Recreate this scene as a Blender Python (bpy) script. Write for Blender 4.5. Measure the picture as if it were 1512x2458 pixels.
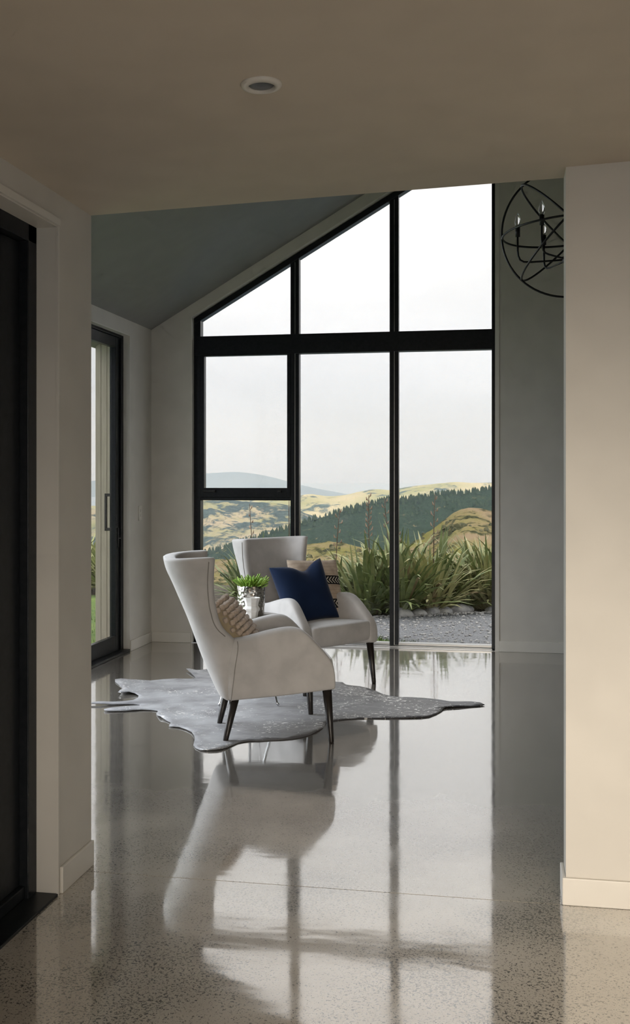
import bpy, bmesh, math, random
from mathutils import Vector, Matrix, noise
from mathutils.geometry import delaunay_2d_cdt
R = math.radians
S = bpy.context.scene
COL = S.collection
for o in list(bpy.data.objects): bpy.data.objects.remove(o)

# ------------------------------------------------------------------ camera
YAW = math.atan(454 / 2500)
cam_d = bpy.data.cameras.new('camera'); cam = bpy.data.objects.new('camera', cam_d); COL.objects.link(cam)
cam.location = (0, 0, 1.4); cam.rotation_euler = (R(90), 0, YAW)
cam_d.sensor_fit = 'VERTICAL'; cam_d.sensor_height = 36; cam_d.lens = 36 * 2500 / 2458
cam_d.shift_y = -74 / 2458; cam_d.clip_start = .05; cam_d.clip_end = 200000
S.camera = cam
# ------------------------------------------------------------------ view + light
S.view_settings.view_transform = 'Standard'; S.view_settings.look = 'None'
S.view_settings.gamma = 1; S.view_settings.use_curve_mapping = False
S.view_settings.exposure = 0.0
SKY = 1.9
w = bpy.data.worlds.new('sky'); S.world = w; w.use_nodes = True
nt = w.node_tree; N = nt.nodes; L = nt.links; N.clear()
wo = N.new('ShaderNodeOutputWorld'); bg = N.new('ShaderNodeBackground'); L.new(bg.outputs[0], wo.inputs[0])
tc = N.new('ShaderNodeTexCoord'); sx = N.new('ShaderNodeSeparateXYZ'); L.new(tc.outputs['Generated'], sx.inputs[0])
rp = N.new('ShaderNodeValToRGB'); L.new(sx.outputs['Z'], rp.inputs[0])
el = rp.color_ramp.elements; el[0].position = 0.0; el[0].color = (.41, .45, .52, 1); el[1].position = 1; el[1].color = (1.22, 1.19, 1.15, 1)
for p, c in ((.10, (.495, .52, .565)), (.20, (.585, .59, .60)), (.5, (.83, .81, .79))):   # overcast sky: brightness ~ 1 + 2 sin(elevation)
    e = el.new(p); e.color = (*c, 1)
mp = N.new('ShaderNodeMapping'); mp.inputs['Scale'].default_value = (1, 1, 4.5); L.new(tc.outputs['Generated'], mp.inputs[0])
nz = N.new('ShaderNodeTexNoise'); nz.inputs['Scale'].default_value = 3.2; nz.inputs['Detail'].default_value = 5; nz.inputs['Roughness'].default_value = .5
L.new(mp.outputs[0], nz.inputs['Vector'])
mr = N.new('ShaderNodeMapRange'); L.new(nz.outputs[0], mr.inputs[0])
mr.inputs[1].default_value = .35; mr.inputs[2].default_value = .65; mr.inputs[3].default_value = .90; mr.inputs[4].default_value = 1.06
mx = N.new('ShaderNodeMix'); mx.data_type = 'RGBA'; mx.blend_type = 'MULTIPLY'; mx.inputs[0].default_value = 1
L.new(rp.outputs[0], mx.inputs[6]); L.new(mr.outputs[0], mx.inputs[7]); L.new(mx.outputs[2], bg.inputs[0])
bg.inputs[1].default_value = SKY
sd = bpy.data.lights.new('sun', 'SUN'); sd.energy = 3.2; sd.angle = R(3); sd.color = (1, .93, .80)
sun = bpy.data.objects.new('sun', sd); COL.objects.link(sun)
sun.rotation_euler = Vector((-.30, .80, -.56)).to_track_quat('-Z', 'Y').to_euler()
def area(name, loc, direc, sx_, sy_, power, col):
    d = bpy.data.lights.new(name, 'AREA'); d.shape = 'RECTANGLE'; d.size = sx_; d.size_y = sy_; d.energy = power; d.color = col
    o = bpy.data.objects.new(name, d); COL.objects.link(o); o.location = loc
    o.rotation_euler = Vector(direc).to_track_quat('-Z', 'Z').to_euler(); return o
# added lamp behind the viewer, unseen, to brighten the hall like daylight
area('added_hall_light', (.72, -1.22, 1.45), (-.13, 1, -.23), 1.7, 1.2, 14, (1, .88, .73)).data.spread = R(43)
# daylight coming in through the long sliding door
area('daylight_sliding_door', (-3.30, 6.2, 1.3), (1, -.06, -.62), 3.7, 2.2, 62, (.86, .93, 1)).data.spread = R(105)
cy = S.cycles
cy.max_bounces = 8; cy.diffuse_bounces = 5; cy.glossy_bounces = 4; cy.transmission_bounces = 6; cy.transparent_max_bounces = 12; cy.use_light_tree = False; cy.adaptive_threshold = .07; cy.adaptive_min_samples = 12
cy.caustics_reflective = True; cy.blur_glossy = 1.0; cy.caustics_refractive = False; cy.sample_clamp_indirect = 6

# ------------------------------------------------------------------ materials
def mat(name, col, rough=.6, metal=0, ior=1.5, sheen=0, spec=.5):
    m = bpy.data.materials.new(name); m.use_nodes = True
    b = m.node_tree.nodes['Principled BSDF']
    b.inputs['Base Color'].default_value = (*col, 1); b.inputs['Roughness'].default_value = rough
    b.inputs['Metallic'].default_value = metal; b.inputs['IOR'].default_value = ior
    b.inputs['Sheen Weight'].default_value = sheen; b.inputs['Specular IOR Level'].default_value = spec
    return m
def nd(m, t, **kw):
    n = m.node_tree.nodes.new(t)
    for k, v in kw.items():
        if k in n.inputs.keys(): n.inputs[k].default_value = v
        else: setattr(n, k, v)
    return n
def lk(m, a, b): m.node_tree.links.new(a, b)
def bsdf(m): return m.node_tree.nodes['Principled BSDF']
def coords(m, scale=(1, 1, 1), src='Object'):
    t = nd(m, 'ShaderNodeTexCoord'); p = nd(m, 'ShaderNodeMapping'); p.inputs['Scale'].default_value = scale
    lk(m, t.outputs[src], p.inputs[0]); return p.outputs[0]
def noise_col(m, scale, c1, c2, lo=.35, hi=.65, detail=4, vec=None, src='Object'):
    v = vec or coords(m, src=src)
    n = nd(m, 'ShaderNodeTexNoise', Scale=scale, Detail=detail); lk(m, v, n.inputs['Vector'])
    r = nd(m, 'ShaderNodeValToRGB'); e = r.color_ramp.elements
    e[0].position = lo; e[0].color = (*c1, 1); e[1].position = hi; e[1].color = (*c2, 1)
    lk(m, n.outputs[0], r.inputs[0]); return r.outputs[0], n.outputs[0]
def mixc(m, fac, a, b, mode='MIX'):
    x = nd(m, 'ShaderNodeMix', data_type='RGBA', blend_type=mode)
    for sock, v in ((0, fac), (6, a), (7, b)):
        if hasattr(v, 'links'): lk(m, v, x.inputs[sock])
        elif isinstance(v, (int, float)): x.inputs[sock].default_value = v
        else: x.inputs[sock].default_value = (*v, 1)
    return x.outputs[2]
def rng(m, v, a, b, c=0., d=1.):
    x = nd(m, 'ShaderNodeMapRange'); lk(m, v, x.inputs[0])
    for i, q in enumerate((a, b, c, d)): x.inputs[i + 1].default_value = q
    return x.outputs[0]
def math_(m, op, a, b=None):
    x = nd(m, 'ShaderNodeMath', operation=op)
    for i, v in enumerate((a, b)):
        if v is None: continue
        if hasattr(v, 'links'): lk(m, v, x.inputs[i])
        else: x.inputs[i].default_value = v
    return x.outputs[0]
def bump(m, h, strength=.2, dist=.01):
    b = nd(m, 'ShaderNodeBump', Strength=strength, Distance=dist); lk(m, h, b.inputs['Height'])
    lk(m, b.outputs[0], bsdf(m).inputs['Normal'])
def plain_noise(m, scale, detail=3, vec=None):
    n = nd(m, 'ShaderNodeTexNoise', Scale=scale, Detail=detail); lk(m, vec or coords(m), n.inputs['Vector']); return n.outputs[0]

M = {}
def paint(name, col, rough=.65):
    m = mat(name, col, rough); c, n = noise_col(m, 6, [v * .97 for v in col], [min(1, v * 1.02) for v in col], detail=1); lk(m, c, bsdf(m).inputs['Base Color'])
    return m
M['wall'] = paint('wall_paint', (.66, .63, .575))
M['rake'] = paint('shaded_ceiling_paint', (.29, .29, .275))  # darkened so the colour itself carries the shade of a whitish ceiling
M['ceil'] = paint('ceiling_paint', (.60, .53, .44), .7)
M['trim'] = paint('trim_paint', (.74, .71, .65), .4)
M['black'] = mat('black_aluminium', (.012, .014, .016), .34, spec=.22)
c, n = noise_col(M['black'], 40, (.010, .012, .014), (.016, .018, .021)); lk(M['black'], c, bsdf(M['black']).inputs['Base Color'])
M['alu'] = mat('silver_aluminium', (.6, .61, .62), .3, 1); bump(M['alu'], plain_noise(M['alu'], 80), .05, .001)
# glass: thin sheet
def glass(name, tint=(.985, .985, .985), rmax=1.0):
    m = bpy.data.materials.new(name); m.use_nodes = True; t = m.node_tree; t.nodes.clear()
    o = t.nodes.new('ShaderNodeOutputMaterial'); x = t.nodes.new('ShaderNodeMixShader')
    a = t.nodes.new('ShaderNodeBsdfTransparent'); a.inputs[0].default_value = (*tint, 1)
    g = t.nodes.new('ShaderNodeBsdfGlossy'); g.inputs['Roughness'].default_value = .0
    lw = t.nodes.new('ShaderNodeLayerWeight'); lw.inputs[0].default_value = .5
    p5 = t.nodes.new('ShaderNodeMath'); p5.operation = 'POWER'; p5.inputs[1].default_value = 5; t.links.new(lw.outputs['Facing'], p5.inputs[0])
    f = t.nodes.new('ShaderNodeMath'); f.operation = 'MULTIPLY_ADD'; f.inputs[1].default_value = .96; f.inputs[2].default_value = .02; t.links.new(p5.outputs[0], f.inputs[0])
    t.links.new(f.outputs[0], x.inputs[0]); t.links.new(a.outputs[0], x.inputs[1]); t.links.new(g.outputs[0], x.inputs[2]); t.links.new(x.outputs[0], o.inputs[0])
    return m
M['glass'] = glass('window_glass')
# polished concrete
m = M['floor'] = mat('polished_concrete', (.3, .26, .21), .35, ior=1.4)
v = coords(m)
c1, n1 = noise_col(m, 3.0, (.58, .515, .43), (.70, .635, .54), .3, .7, vec=v)
c2, n2 = noise_col(m, 420, (.8, .8, .8), (1.1, 1.1, 1.1), .3, .7, vec=v, detail=2)
base = mixc(m, 1, c1, c2, 'MULTIPLY')
s1 = nd(m, 'ShaderNodeTexNoise', Scale=128, Detail=3, Roughness=.6, Distortion=.8); lk(m, v, s1.inputs['Vector'])
s2 = nd(m, 'ShaderNodeTexNoise', Scale=2.3, Detail=3); lk(m, v, s2.inputs['Vector'])
thr = rng(m, s2.outputs[0], .38, .62, .05, -.05)
spk = rng(m, math_(m, 'SUBTRACT', s1.outputs[0], thr), .572, .602)
vo = nd(m, 'ShaderNodeTexVoronoi', Scale=95, Randomness=1); lk(m, v, vo.inputs['Vector'])
spk2 = rng(m, math_(m, 'ADD', vo.outputs['Distance'], math_(m, 'MULTIPLY', s1.outputs[0], .5)), .42, .36)
dark = mixc(m, rng(m, s1.outputs[0], .55, .75), (.05, .047, .038), (.03, .034, .03))
base = mixc(m, math_(m, 'MULTIPLY', spk, .92), base, dark)
base = mixc(m, math_(m, 'MULTIPLY', spk2, .4), base, (.09, .08, .06))
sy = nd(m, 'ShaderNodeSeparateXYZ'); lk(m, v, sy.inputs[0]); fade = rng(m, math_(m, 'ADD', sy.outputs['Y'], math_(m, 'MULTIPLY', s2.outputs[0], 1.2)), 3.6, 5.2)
base = mixc(m, math_(m, 'MULTIPLY', fade, .93), base, mixc(m, n1, (.09, .082, .072), (.14, .128, .11)))  # concrete darkened past the hall, putting the room's dimmer light into the colour
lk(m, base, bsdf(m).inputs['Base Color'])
rn = plain_noise(m, 5, 4, v); vs = coords(m, (1, 2.5, 1)); bump(m, plain_noise(m, 1.6, 3, vs), .035, .03)
gl = nd(m, 'ShaderNodeBsdfGlossy'); gl.inputs[0].default_value = (.97, .965, .95, 1); lk(m, rng(m, rn, .3, .7, .04, .09), gl.inputs['Roughness'])
lk(m, [n_ for n_ in m.node_tree.nodes if n_.type == 'BUMP'][0].outputs[0], gl.inputs['Normal'])
lwn = nd(m, 'ShaderNodeLayerWeight', Blend=.5); fc = math_(m, 'ADD', math_(m, 'MULTIPLY', math_(m, 'POWER', lwn.outputs['Facing'], 2.3), .90), .05)
ms = nd(m, 'ShaderNodeMixShader'); lk(m, fc, ms.inputs[0]); lk(m, bsdf(m).outputs[0], ms.inputs[1]); lk(m, gl.outputs[0], ms.inputs[2])
lk(m, ms.outputs[0], [n_ for n_ in m.node_tree.nodes if n_.type == 'OUTPUT_MATERIAL'][0].inputs[0])
# upholstery
def fabric(name, col, sheen=.3, sc=700):
    m = mat(name, col, .85, sheen=sheen, spec=.2); c, n = noise_col(m, 9, [q * .9 for q in col], [min(1, q * 1.06) for q in col]); 
    lk(m, c, bsdf(m).inputs['Base Color']); bump(m, plain_noise(m, sc, 2), .12, .002); bsdf(m).inputs['Sheen Roughness'].default_value = .4; return m
M['velvet'] = fabric('warm_grey_velvet', (.47, .452, .442))
M['seam'] = fabric('grey_seam_thread', (.25, .235, .22))
M['legwood'] = mat('black_stained_wood', (.012, .009, .008), .35); c, n = noise_col(M['legwood'], 30, (.009, .007, .006), (.02, .015, .012), vec=coords(M['legwood'], (6, 6, 1))); lk(M['legwood'], c, bsdf(M['legwood']).inputs['Base Color'])
M['navy'] = fabric('navy_velvet', (.004, .013, .042), .10)
M['bobble'] = fabric('oatmeal_wool', (.44, .35, .28), .4, 300)
M['pilback'] = fabric('tan_linen', (.33, .27, .18))
# striped cushion cloth
m = M['kilim'] = mat('striped_woven_cloth', (.45, .36, .28), .9, spec=.15)
t = nd(m, 'ShaderNodeTexCoord'); sp = nd(m, 'ShaderNodeSeparateXYZ'); lk(m, t.outputs['Object'], sp.inputs[0])
cb, nb = noise_col(m, 14, (.38, .30, .235), (.54, .44, .35)); thin = rng(m, math_(m, 'PINGPONG', sp.outputs['Z'], .014), .0015, .0025)
cb = mixc(m, math_(m, 'MULTIPLY', math_(m, 'SUBTRACT', 1., thin), .35), cb, (.22, .17, .13))
def band(z0, z1): return math_(m, 'MULTIPLY', math_(m, 'GREATER_THAN', sp.outputs['Z'], z0), math_(m, 'LESS_THAN', sp.outputs['Z'], z1))
bands = math_(m, 'ADD', band(.010, .074), band(-.158, -.094))
zz = math_(m, 'SUBTRACT', sp.outputs['Z'], .042); zz2 = math_(m, 'SUBTRACT', sp.outputs['Z'], -.126)
az = math_(m, 'MINIMUM', math_(m, 'ABSOLUTE', zz), math_(m, 'ABSOLUTE', zz2))
chev = math_(m, 'LESS_THAN', math_(m, 'FRACT', math_(m, 'MULTIPLY', math_(m, 'SUBTRACT', sp.outputs['Y'], az), 38.)), .36)
chev = math_(m, 'MULTIPLY', chev, math_(m, 'LESS_THAN', az, .023))
bc = mixc(m, chev, (.013, .013, .014), (.55, .5, .44)); lk(m, mixc(m, bands, cb, bc), bsdf(m).inputs['Base Color']); bump(m, plain_noise(m, 400), .2, .003)
# hide
m = M['hide'] = mat('grey_cowhide', (.2, .2, .21), .5, sheen=.2)
v = coords(m); ch, nh = noise_col(m, 5, (.10, .10, .11), (.27, .275, .29), .34, .66, vec=v)
hx_ = nd(m, 'ShaderNodeSeparateXYZ'); lk(m, v, hx_.inputs[0]); shade_x = rng(m, math_(m, 'ADD', hx_.outputs['X'], math_(m, 'MULTIPLY', nh, .5)), -1.25, -.65)   # hide darkened to the right, putting the left end's grazing sheen into the colour
ch = mixc(m, shade_x, ch, (.055, .055, .062))
f1 = nd(m, 'ShaderNodeTexNoise', Scale=38, Detail=3, Distortion=.8); lk(m, coords(m, (1, 1.6, 1)), f1.inputs['Vector'])
f2 = nd(m, 'ShaderNodeTexNoise', Scale=2.6, Detail=2); lk(m, v, f2.inputs['Vector'])
fl = rng(m, math_(m, 'ADD', f1.outputs[0], math_(m, 'ADD', math_(m, 'MULTIPLY', f2.outputs[0], .45), math_(m, 'MULTIPLY', shade_x, .055))), .90, .915)
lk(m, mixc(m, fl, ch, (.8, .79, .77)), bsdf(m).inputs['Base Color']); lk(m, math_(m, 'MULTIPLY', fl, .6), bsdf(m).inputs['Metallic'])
lk(m, rng(m, fl, 0, 1, .5, .35), bsdf(m).inputs['Roughness']); bump(m, plain_noise(m, 9, 5, v), .5, .02)
# pot, cup, plants
m = M['silver'] = mat('hammered_silver', (.46, .43, .39), .2, 1); vn = nd(m, 'ShaderNodeTexVoronoi', Scale=46); lk(m, coords(m), vn.inputs['Vector']); bump(m, vn.outputs['Distance'], .4, .015)
M['chrome'] = mat('chrome', (.75, .75, .76), .08, 1); bump(M['chrome'], plain_noise(M['chrome'], 30), .02, .001)
M['ceramic'] = mat('matt_white_ceramic', (.72, .71, .69), .55); bump(M['ceramic'], plain_noise(M['ceramic'], 60), .1, .002)
M['tabletop'] = mat('pale_stone_top', (.5, .47, .44), .25); c, n = noise_col(M['tabletop'], 12, (.42, .39, .36), (.56, .53, .5)); lk(M['tabletop'], c, bsdf(M['tabletop']).inputs['Base Color'])
def leafmat(name, c1, c2, c3, sc=7):
    m = mat(name, c1, .45, spec=.4)
    oi = nd(m, 'ShaderNodeObjectInfo'); c, n = noise_col(m, sc, c1, c2, .35, .65)
    lk(m, mixc(m, rng(m, oi.outputs['Random'], .55, 1), c, c3), bsdf(m).inputs['Base Color'])
    return m
M['succ'] = leafmat('succulent_green', (.12, .24, .03), (.24, .40, .05), (.32, .46, .07), 40)
M['flax'] = leafmat('flax_green', (.12, .17, .065), (.27, .32, .13), (.52, .50, .27))
M['flaxdry'] = mat('dry_flax', (.30, .22, .12), .7); c, n = noise_col(M['flaxdry'], 8, (.20, .14, .075), (.38, .30, .18)); lk(M['flaxdry'], c, bsdf(M['flaxdry']).inputs['Base Color'])
M['stalk'] = mat('flax_flower_stalk', (.12, .08, .06), .7); c, n = noise_col(M['stalk'], 20, (.09, .06, .05), (.2, .13, .1)); lk(M['stalk'], c, bsdf(M['stalk']).inputs['Base Color'])
M['pod'] = mat('dry_seed_pod', (.3, .2, .15), .8); c, n = noise_col(M['pod'], 20, (.2, .13, .1), (.42, .3, .23)); lk(M['pod'], c, bsdf(M['pod']).inputs['Base Color'])
M['soil'] = mat('dark_soil', (.05, .04, .03), .95); c, n = noise_col(M['soil'], 12, (.03, .026, .02), (.10, .085, .06)); lk(M['soil'], c, bsdf(M['soil']).inputs['Base Color']); bump(M['soil'], plain_noise(M['soil'], 20), .8, .05)
m = M['gravel'] = mat('grey_gravel', (.4, .42, .44), .9); c, n = noise_col(m, 55, (.24, .26, .285), (.58, .61, .65), .3, .7); vn = nd(m, 'ShaderNodeTexVoronoi', Scale=60); lk(m, coords(m), vn.inputs['Vector']); lk(m, mixc(m, rng(m, vn.outputs['Distance'], 0, .7, 0, .5), c, (.2, .21, .23)), bsdf(m).inputs['Base Color']); bump(m, vn.outputs['Distance'], 1, .03)
M['pebble'] = mat('pebble_stone', (.4, .41, .42), .8); c, n = noise_col(M['pebble'], 25, (.2, .21, .22), (.6, .6, .6)); lk(M['pebble'], c, bsdf(M['pebble']).inputs['Base Color'])
M['rock'] = mat('river_rock', (.4, .41, .43), .75); c, n = noise_col(M['rock'], 9, (.26, .27, .29), (.62, .62, .62)); lk(M['rock'], c, bsdf(M['rock']).inputs['Base Color']); bump(M['rock'], plain_noise(M['rock'], 30), .4, .01)
M['lawn'] = mat('lawn_green', (.10, .17, .04), .9); c, n = noise_col(M['lawn'], 5, (.09, .17, .035), (.19, .28, .07)); lk(M['lawn'], c, bsdf(M['lawn']).inputs['Base Color']); bump(M['lawn'], plain_noise(M['lawn'], 90), .8, .02)
M['clad'] = mat('beige_weatherboard', (.5, .45, .36), .6); c, n = noise_col(M['clad'], 10, (.46, .41, .33), (.54, .49, .4), vec=coords(M['clad'], (8, 8, .5))); lk(M['clad'], c, bsdf(M['clad']).inputs['Base Color'])
M['sea'] = mat('sea_water', (.10, .2, .3), .25); bump(M['sea'], plain_noise(M['sea'], .01), .3, 2)
M['bulb'] = mat('clear_bulb_glass', (.9, .9, .9), .03); bsdf(M['bulb']).inputs['Transmission Weight'].default_value = 1
M['iron'] = mat('black_iron', (.008, .008, .008), .45); bump(M['iron'], plain_noise(M['iron'], 120), .1, .001)
M['lens'] = mat('frosted_lamp_lens', (.11, .115, .125), .35); c, n = noise_col(M['lens'], 60, (.10, .105, .115), (.12, .125, .135)); lk(M['lens'], c, bsdf(M['lens']).inputs['Base Color'])

# ------------------------------------------------------------------ mesh helpers
def mk(name, vs, fs, m, parent=None, smooth=False, sub=0, fix=True):
    me = bpy.data.meshes.new(name); me.from_pydata([tuple(v) for v in vs], [], fs); me.update()
    if fix:
        bm = bmesh.new(); bm.from_mesh(me); bmesh.ops.recalc_face_normals(bm, faces=bm.faces[:]); bm.to_mesh(me); bm.free()
    if smooth: me.polygons.foreach_set('use_smooth', [True] * len(me.polygons))
    me.materials.append(M[m] if isinstance(m, str) else m)
    o = bpy.data.objects.new(name, me); COL.objects.link(o)
    if parent: o.parent = parent
    if sub: sm = o.modifiers.new('subsurf', 'SUBSURF'); sm.levels = sub; sm.render_levels = sub
    return o
def tag(o, label=None, cat=None, group=None, kind=None):
    if label: o['label'] = label
    if cat: o['category'] = cat
    if group: o['group'] = group
    if kind: o['kind'] = kind
    return o
def empty(name, loc=(0, 0, 0), rz=0):
    o = bpy.data.objects.new(name, None); COL.objects.link(o); o.location = loc; o.rotation_euler = (0, 0, rz); o.empty_display_size = .1; return o
BF = [(0, 1, 3, 2), (4, 6, 7, 5), (0, 4, 5, 1), (2, 3, 7, 6), (0, 2, 6, 4), (1, 5, 7, 3)]
class MB:
    def __init__(s, off=(0, 0, 0)): s.v = []; s.f = []; s.o = Vector(off)
    def add(s, vs, fs):
        b = len(s.v); s.v += [Vector(v) - s.o for v in vs]; s.f += [tuple(i + b for i in f) for f in fs]; return s
    def box(s, x0, x1, y0, y1, z0, z1): return s.add([(x, y, z) for x in (x0, x1) for y in (y0, y1) for z in (z0, z1)], BF)
    def prism(s, pts, y0, y1):   # pts in xz, extruded along y
        n = len(pts); return s.add([(x, y0, z) for x, z in pts] + [(x, y1, z) for x, z in pts],
            [tuple(range(n)), tuple(range(2 * n - 1, n - 1, -1))] + [(i, i + n, (i + 1) % n + n, (i + 1) % n) for i in range(n)])
    def tube(s, pts, r, n=8, cyc=False, cap=True):
        pts = [Vector(p) for p in pts]; k = len(pts); rr = r if isinstance(r, (list, tuple)) else [r] * k; vs = []; fs = []
        up = None
        for i, p in enumerate(pts):
            a = pts[(i + 1) % k] if (cyc or i < k - 1) else p; b = pts[i - 1] if (cyc or i) else p
            t = (a - b).normalized()
            if up is None: up = t.orthogonal().normalized()
            up = (up - t * up.dot(t)); up = up.normalized() if up.length > 1e-6 else t.orthogonal().normalized()
            q = t.cross(up)
            vs += [p + (up * math.cos(2 * math.pi * j / n) + q * math.sin(2 * math.pi * j / n)) * rr[i] for j in range(n)]
        for i in range(k if cyc else k - 1):
            for j in range(n):
                i2 = (i + 1) % k; fs.append((i * n + j, i * n + (j + 1) % n, i2 * n + (j + 1) % n, i2 * n + j))
        if not cyc and cap: fs += [tuple(range(n))[::-1], tuple(range((k - 1) * n, k * n))]
        return s.add(vs, fs)
    def lathe(s, prof, c=(0, 0, 0), n=32, cap0=True, cap1=True):
        c = Vector(c); vs = []; fs = []; k = len(prof)
        for r, z in prof: vs += [c + Vector((r * math.cos(2 * math.pi * j / n), r * math.sin(2 * math.pi * j / n), z)) for j in range(n)]
        for i in range(k - 1):
            for j in range(n): fs.append((i * n + j, i * n + (j + 1) % n, (i + 1) * n + (j + 1) % n, (i + 1) * n + j))
        if cap0: fs.append(tuple(range(n))[::-1])
        if cap1: fs.append(tuple(range((k - 1) * n, k * n)))
        return s.add(vs, fs)
    def build(s, name, m, parent=None, smooth=False, sub=0, bevel=0):
        o = mk(name, s.v, s.f, m, parent, smooth, sub)
        if bevel: b = o.modifiers.new('bevel', 'BEVEL'); b.width = bevel; b.segments = 2; b.limit_method = 'ANGLE'
        return o
def interp(tab, x):
    if x <= tab[0][0]: return tab[0][1]
    for (a, b), (c, d) in zip(tab, tab[1:]):
        if x <= c: return b + (d - b) * (x - a) / (c - a)
    return tab[-1][1]
def sinterp(tab, x):
    if x <= tab[0][0]: return tab[0][1]
    if x >= tab[-1][0]: return tab[-1][1]
    for i in range(len(tab) - 1):
        if x <= tab[i + 1][0]:
            p1, p2 = tab[i], tab[i + 1]; p0 = tab[max(0, i - 1)]; p3 = tab[min(len(tab) - 1, i + 2)]
            h = p2[0] - p1[0]; t = (x - p1[0]) / h
            m1 = (p2[1] - p0[1]) / max(1e-6, p2[0] - p0[0]) * h; m2 = (p3[1] - p1[1]) / max(1e-6, p3[0] - p1[0]) * h
            return (2*t**3-3*t*t+1)*p1[1] + (t**3-2*t*t+t)*m1 + (-2*t**3+3*t*t)*p2[1] + (t**3-t*t)*m2
def rounded_box(half, r, fn=None, ts=(-1, -.985, -.95, -.88, -.6, -.3, 0, .3, .6, .88, .95, .985, 1)):
    n = len(ts); idx = {}; vs = []; fs = []
    hx = Vector(half)
    def vert(i, j, k):
        key = (i, j, k)
        if key not in idx:
            p = Vector((ts[i] * hx.x, ts[j] * hx.y, ts[k] * hx.z)); q = Vector([max(-(h - r), min(h - r, c)) for c, h in zip(p, hx)]); d = p - q
            p = q + d.normalized() * r if d.length > 1e-9 else p
            idx[key] = len(vs); vs.append(fn(p) if fn else p)
        return idx[key]
    for a in range(n - 1):
        for b in range(n - 1):
            for e in (0, n - 1):
                fs.append((vert(e, a, b), vert(e, a + 1, b), vert(e, a + 1, b + 1), vert(e, a, b + 1)))
                fs.append((vert(a, e, b), vert(a + 1, e, b), vert(a + 1, e, b + 1), vert(a, e, b + 1)))
                fs.append((vert(a, b, e), vert(a + 1, b, e), vert(a + 1, b + 1, e), vert(a, b + 1, e)))
    return vs, fs
def struct(o, label, cat='wall'): return tag(o, label, cat, kind='structure')

# ------------------------------------------------------------------ room shell (house axes; entry hall y<3.6, living room beyond)
LX, WY, HX = -3.03, 8.69, -1.485          # living-room left wall, window wall, hall left wall
RIDGE, PITCH = 0.8, .583
def roof(x): return 2.72 + PITCH * (x - LX) if x < RIDGE else 2.72 + PITCH * (2 * RIDGE - x - LX)
RX = 2 * RIDGE - LX                        # living-room right wall
def hceil(x): return 2.371 + .0408 * (x + 1.49)
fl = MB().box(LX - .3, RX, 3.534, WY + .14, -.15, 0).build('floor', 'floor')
struct(fl, 'polished concrete floor with dark aggregate specks', 'floor')
MB().box(-1.7, 4.0, -1.5, 3.530, -.15, 0).build('concrete_slab', 'floor', fl)
MB().box(LX - .3, HX - .12, 3.0, 3.530, -.15, -.004).build('concrete_slab', 'floor', fl)
MB().box(LX, RX, 3.528, 3.536, -.15, -.006).build('joint_filler', 'soil', fl)
# window wall, with the raked opening
OL, OR = -2.668, -.040
def otop(x): return 2.80 + .583 * (x + 2.665)
wb = MB()
wb.prism([(LX - .3, -.1), (OL, -.1), (OL, roof(OL) + .3), (LX - .3, roof(LX) + .1)], WY, WY + .22)
wb.prism([(OL, otop(OL) + .03), (OR, otop(OR) + .03), (OR, roof(OR) + .3), (OL, roof(OL) + .3)], WY, WY + .22)
wb.prism([(OR, -.1), (RX + .2, -.1), (RX + .2, roof(RX) + .1), (RIDGE, roof(RIDGE) + .3), (OR, roof(OR) + .3)], WY, WY + .22)
struct(wb.build('wall_back', 'wall'), 'dim grey plaster gable wall around the tall window')
# living-room left wall with sliding-door opening
DY0, DY1, DH = 4.2, 8.163, 2.60
wl = MB(); wl.box(LX - .12, LX, DY1, WY + .2, -.1, 2.95).box(LX - .12, LX, 3.4, DY0, -.1, 2.95).box(LX - .12, LX, DY0, DY1, DH, 2.95)
wl = struct(wl.build('wall_left', 'wall'), 'plaster wall holding the black sliding door')
for i in range(4):   # exterior jamb boards seen through the sliding door
    MB().box(LX - .335 + i * .052, LX - .285 + i * .052, 8.245, 8.40, -.1, 2.75).build('weatherboard', 'clad', wl, bevel=.004)
MB().box(LX - .34, LX - .12, 8.40, WY + .22, -.1, 2.95).build('outer_skin', 'clad', wl)
MB().box(LX - .34, LX - .12, 3.0, 8.40, 2.62, 2.95).build('outer_skin', 'clad', wl)
struct(MB().box(RX, RX + .2, 3.4, WY + .2, -.1, 2.95).build('wall_right', 'wall'), 'plain wall closing the living room beyond the hall')
# raked ceilings
th = .2
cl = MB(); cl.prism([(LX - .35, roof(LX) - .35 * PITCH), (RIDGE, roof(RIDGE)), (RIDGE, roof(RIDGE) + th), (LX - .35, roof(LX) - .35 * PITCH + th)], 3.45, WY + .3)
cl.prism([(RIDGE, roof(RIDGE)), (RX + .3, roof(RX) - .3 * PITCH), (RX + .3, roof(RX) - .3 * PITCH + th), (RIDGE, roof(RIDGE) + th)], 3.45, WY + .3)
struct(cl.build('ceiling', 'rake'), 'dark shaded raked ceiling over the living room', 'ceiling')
hc = MB(); YE = lambda x: 3.600 + (x + 1.49) * .066 / 1.69
hv_ = [(-1.75, -1.6), (4.1, -1.6), (4.1, YE(.201)), (.201, YE(.201)), (-1.485, YE(-1.485)), (-1.75, YE(-1.485))]
hc.add([(x, y, hceil(x)) for x, y in hv_] + [(x, y, 2.9) for x, y in hv_], [(0, 1, 2, 3, 4, 5), (11, 10, 9, 8, 7, 6)] + [(i, i + 6, (i + 1) % 6 + 6, (i + 1) % 6) for i in range(6)])
struct(hc.build('ceiling_hall', 'ceil'), 'taupe flat ceiling of the hall in the foreground', 'ceiling')
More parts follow.
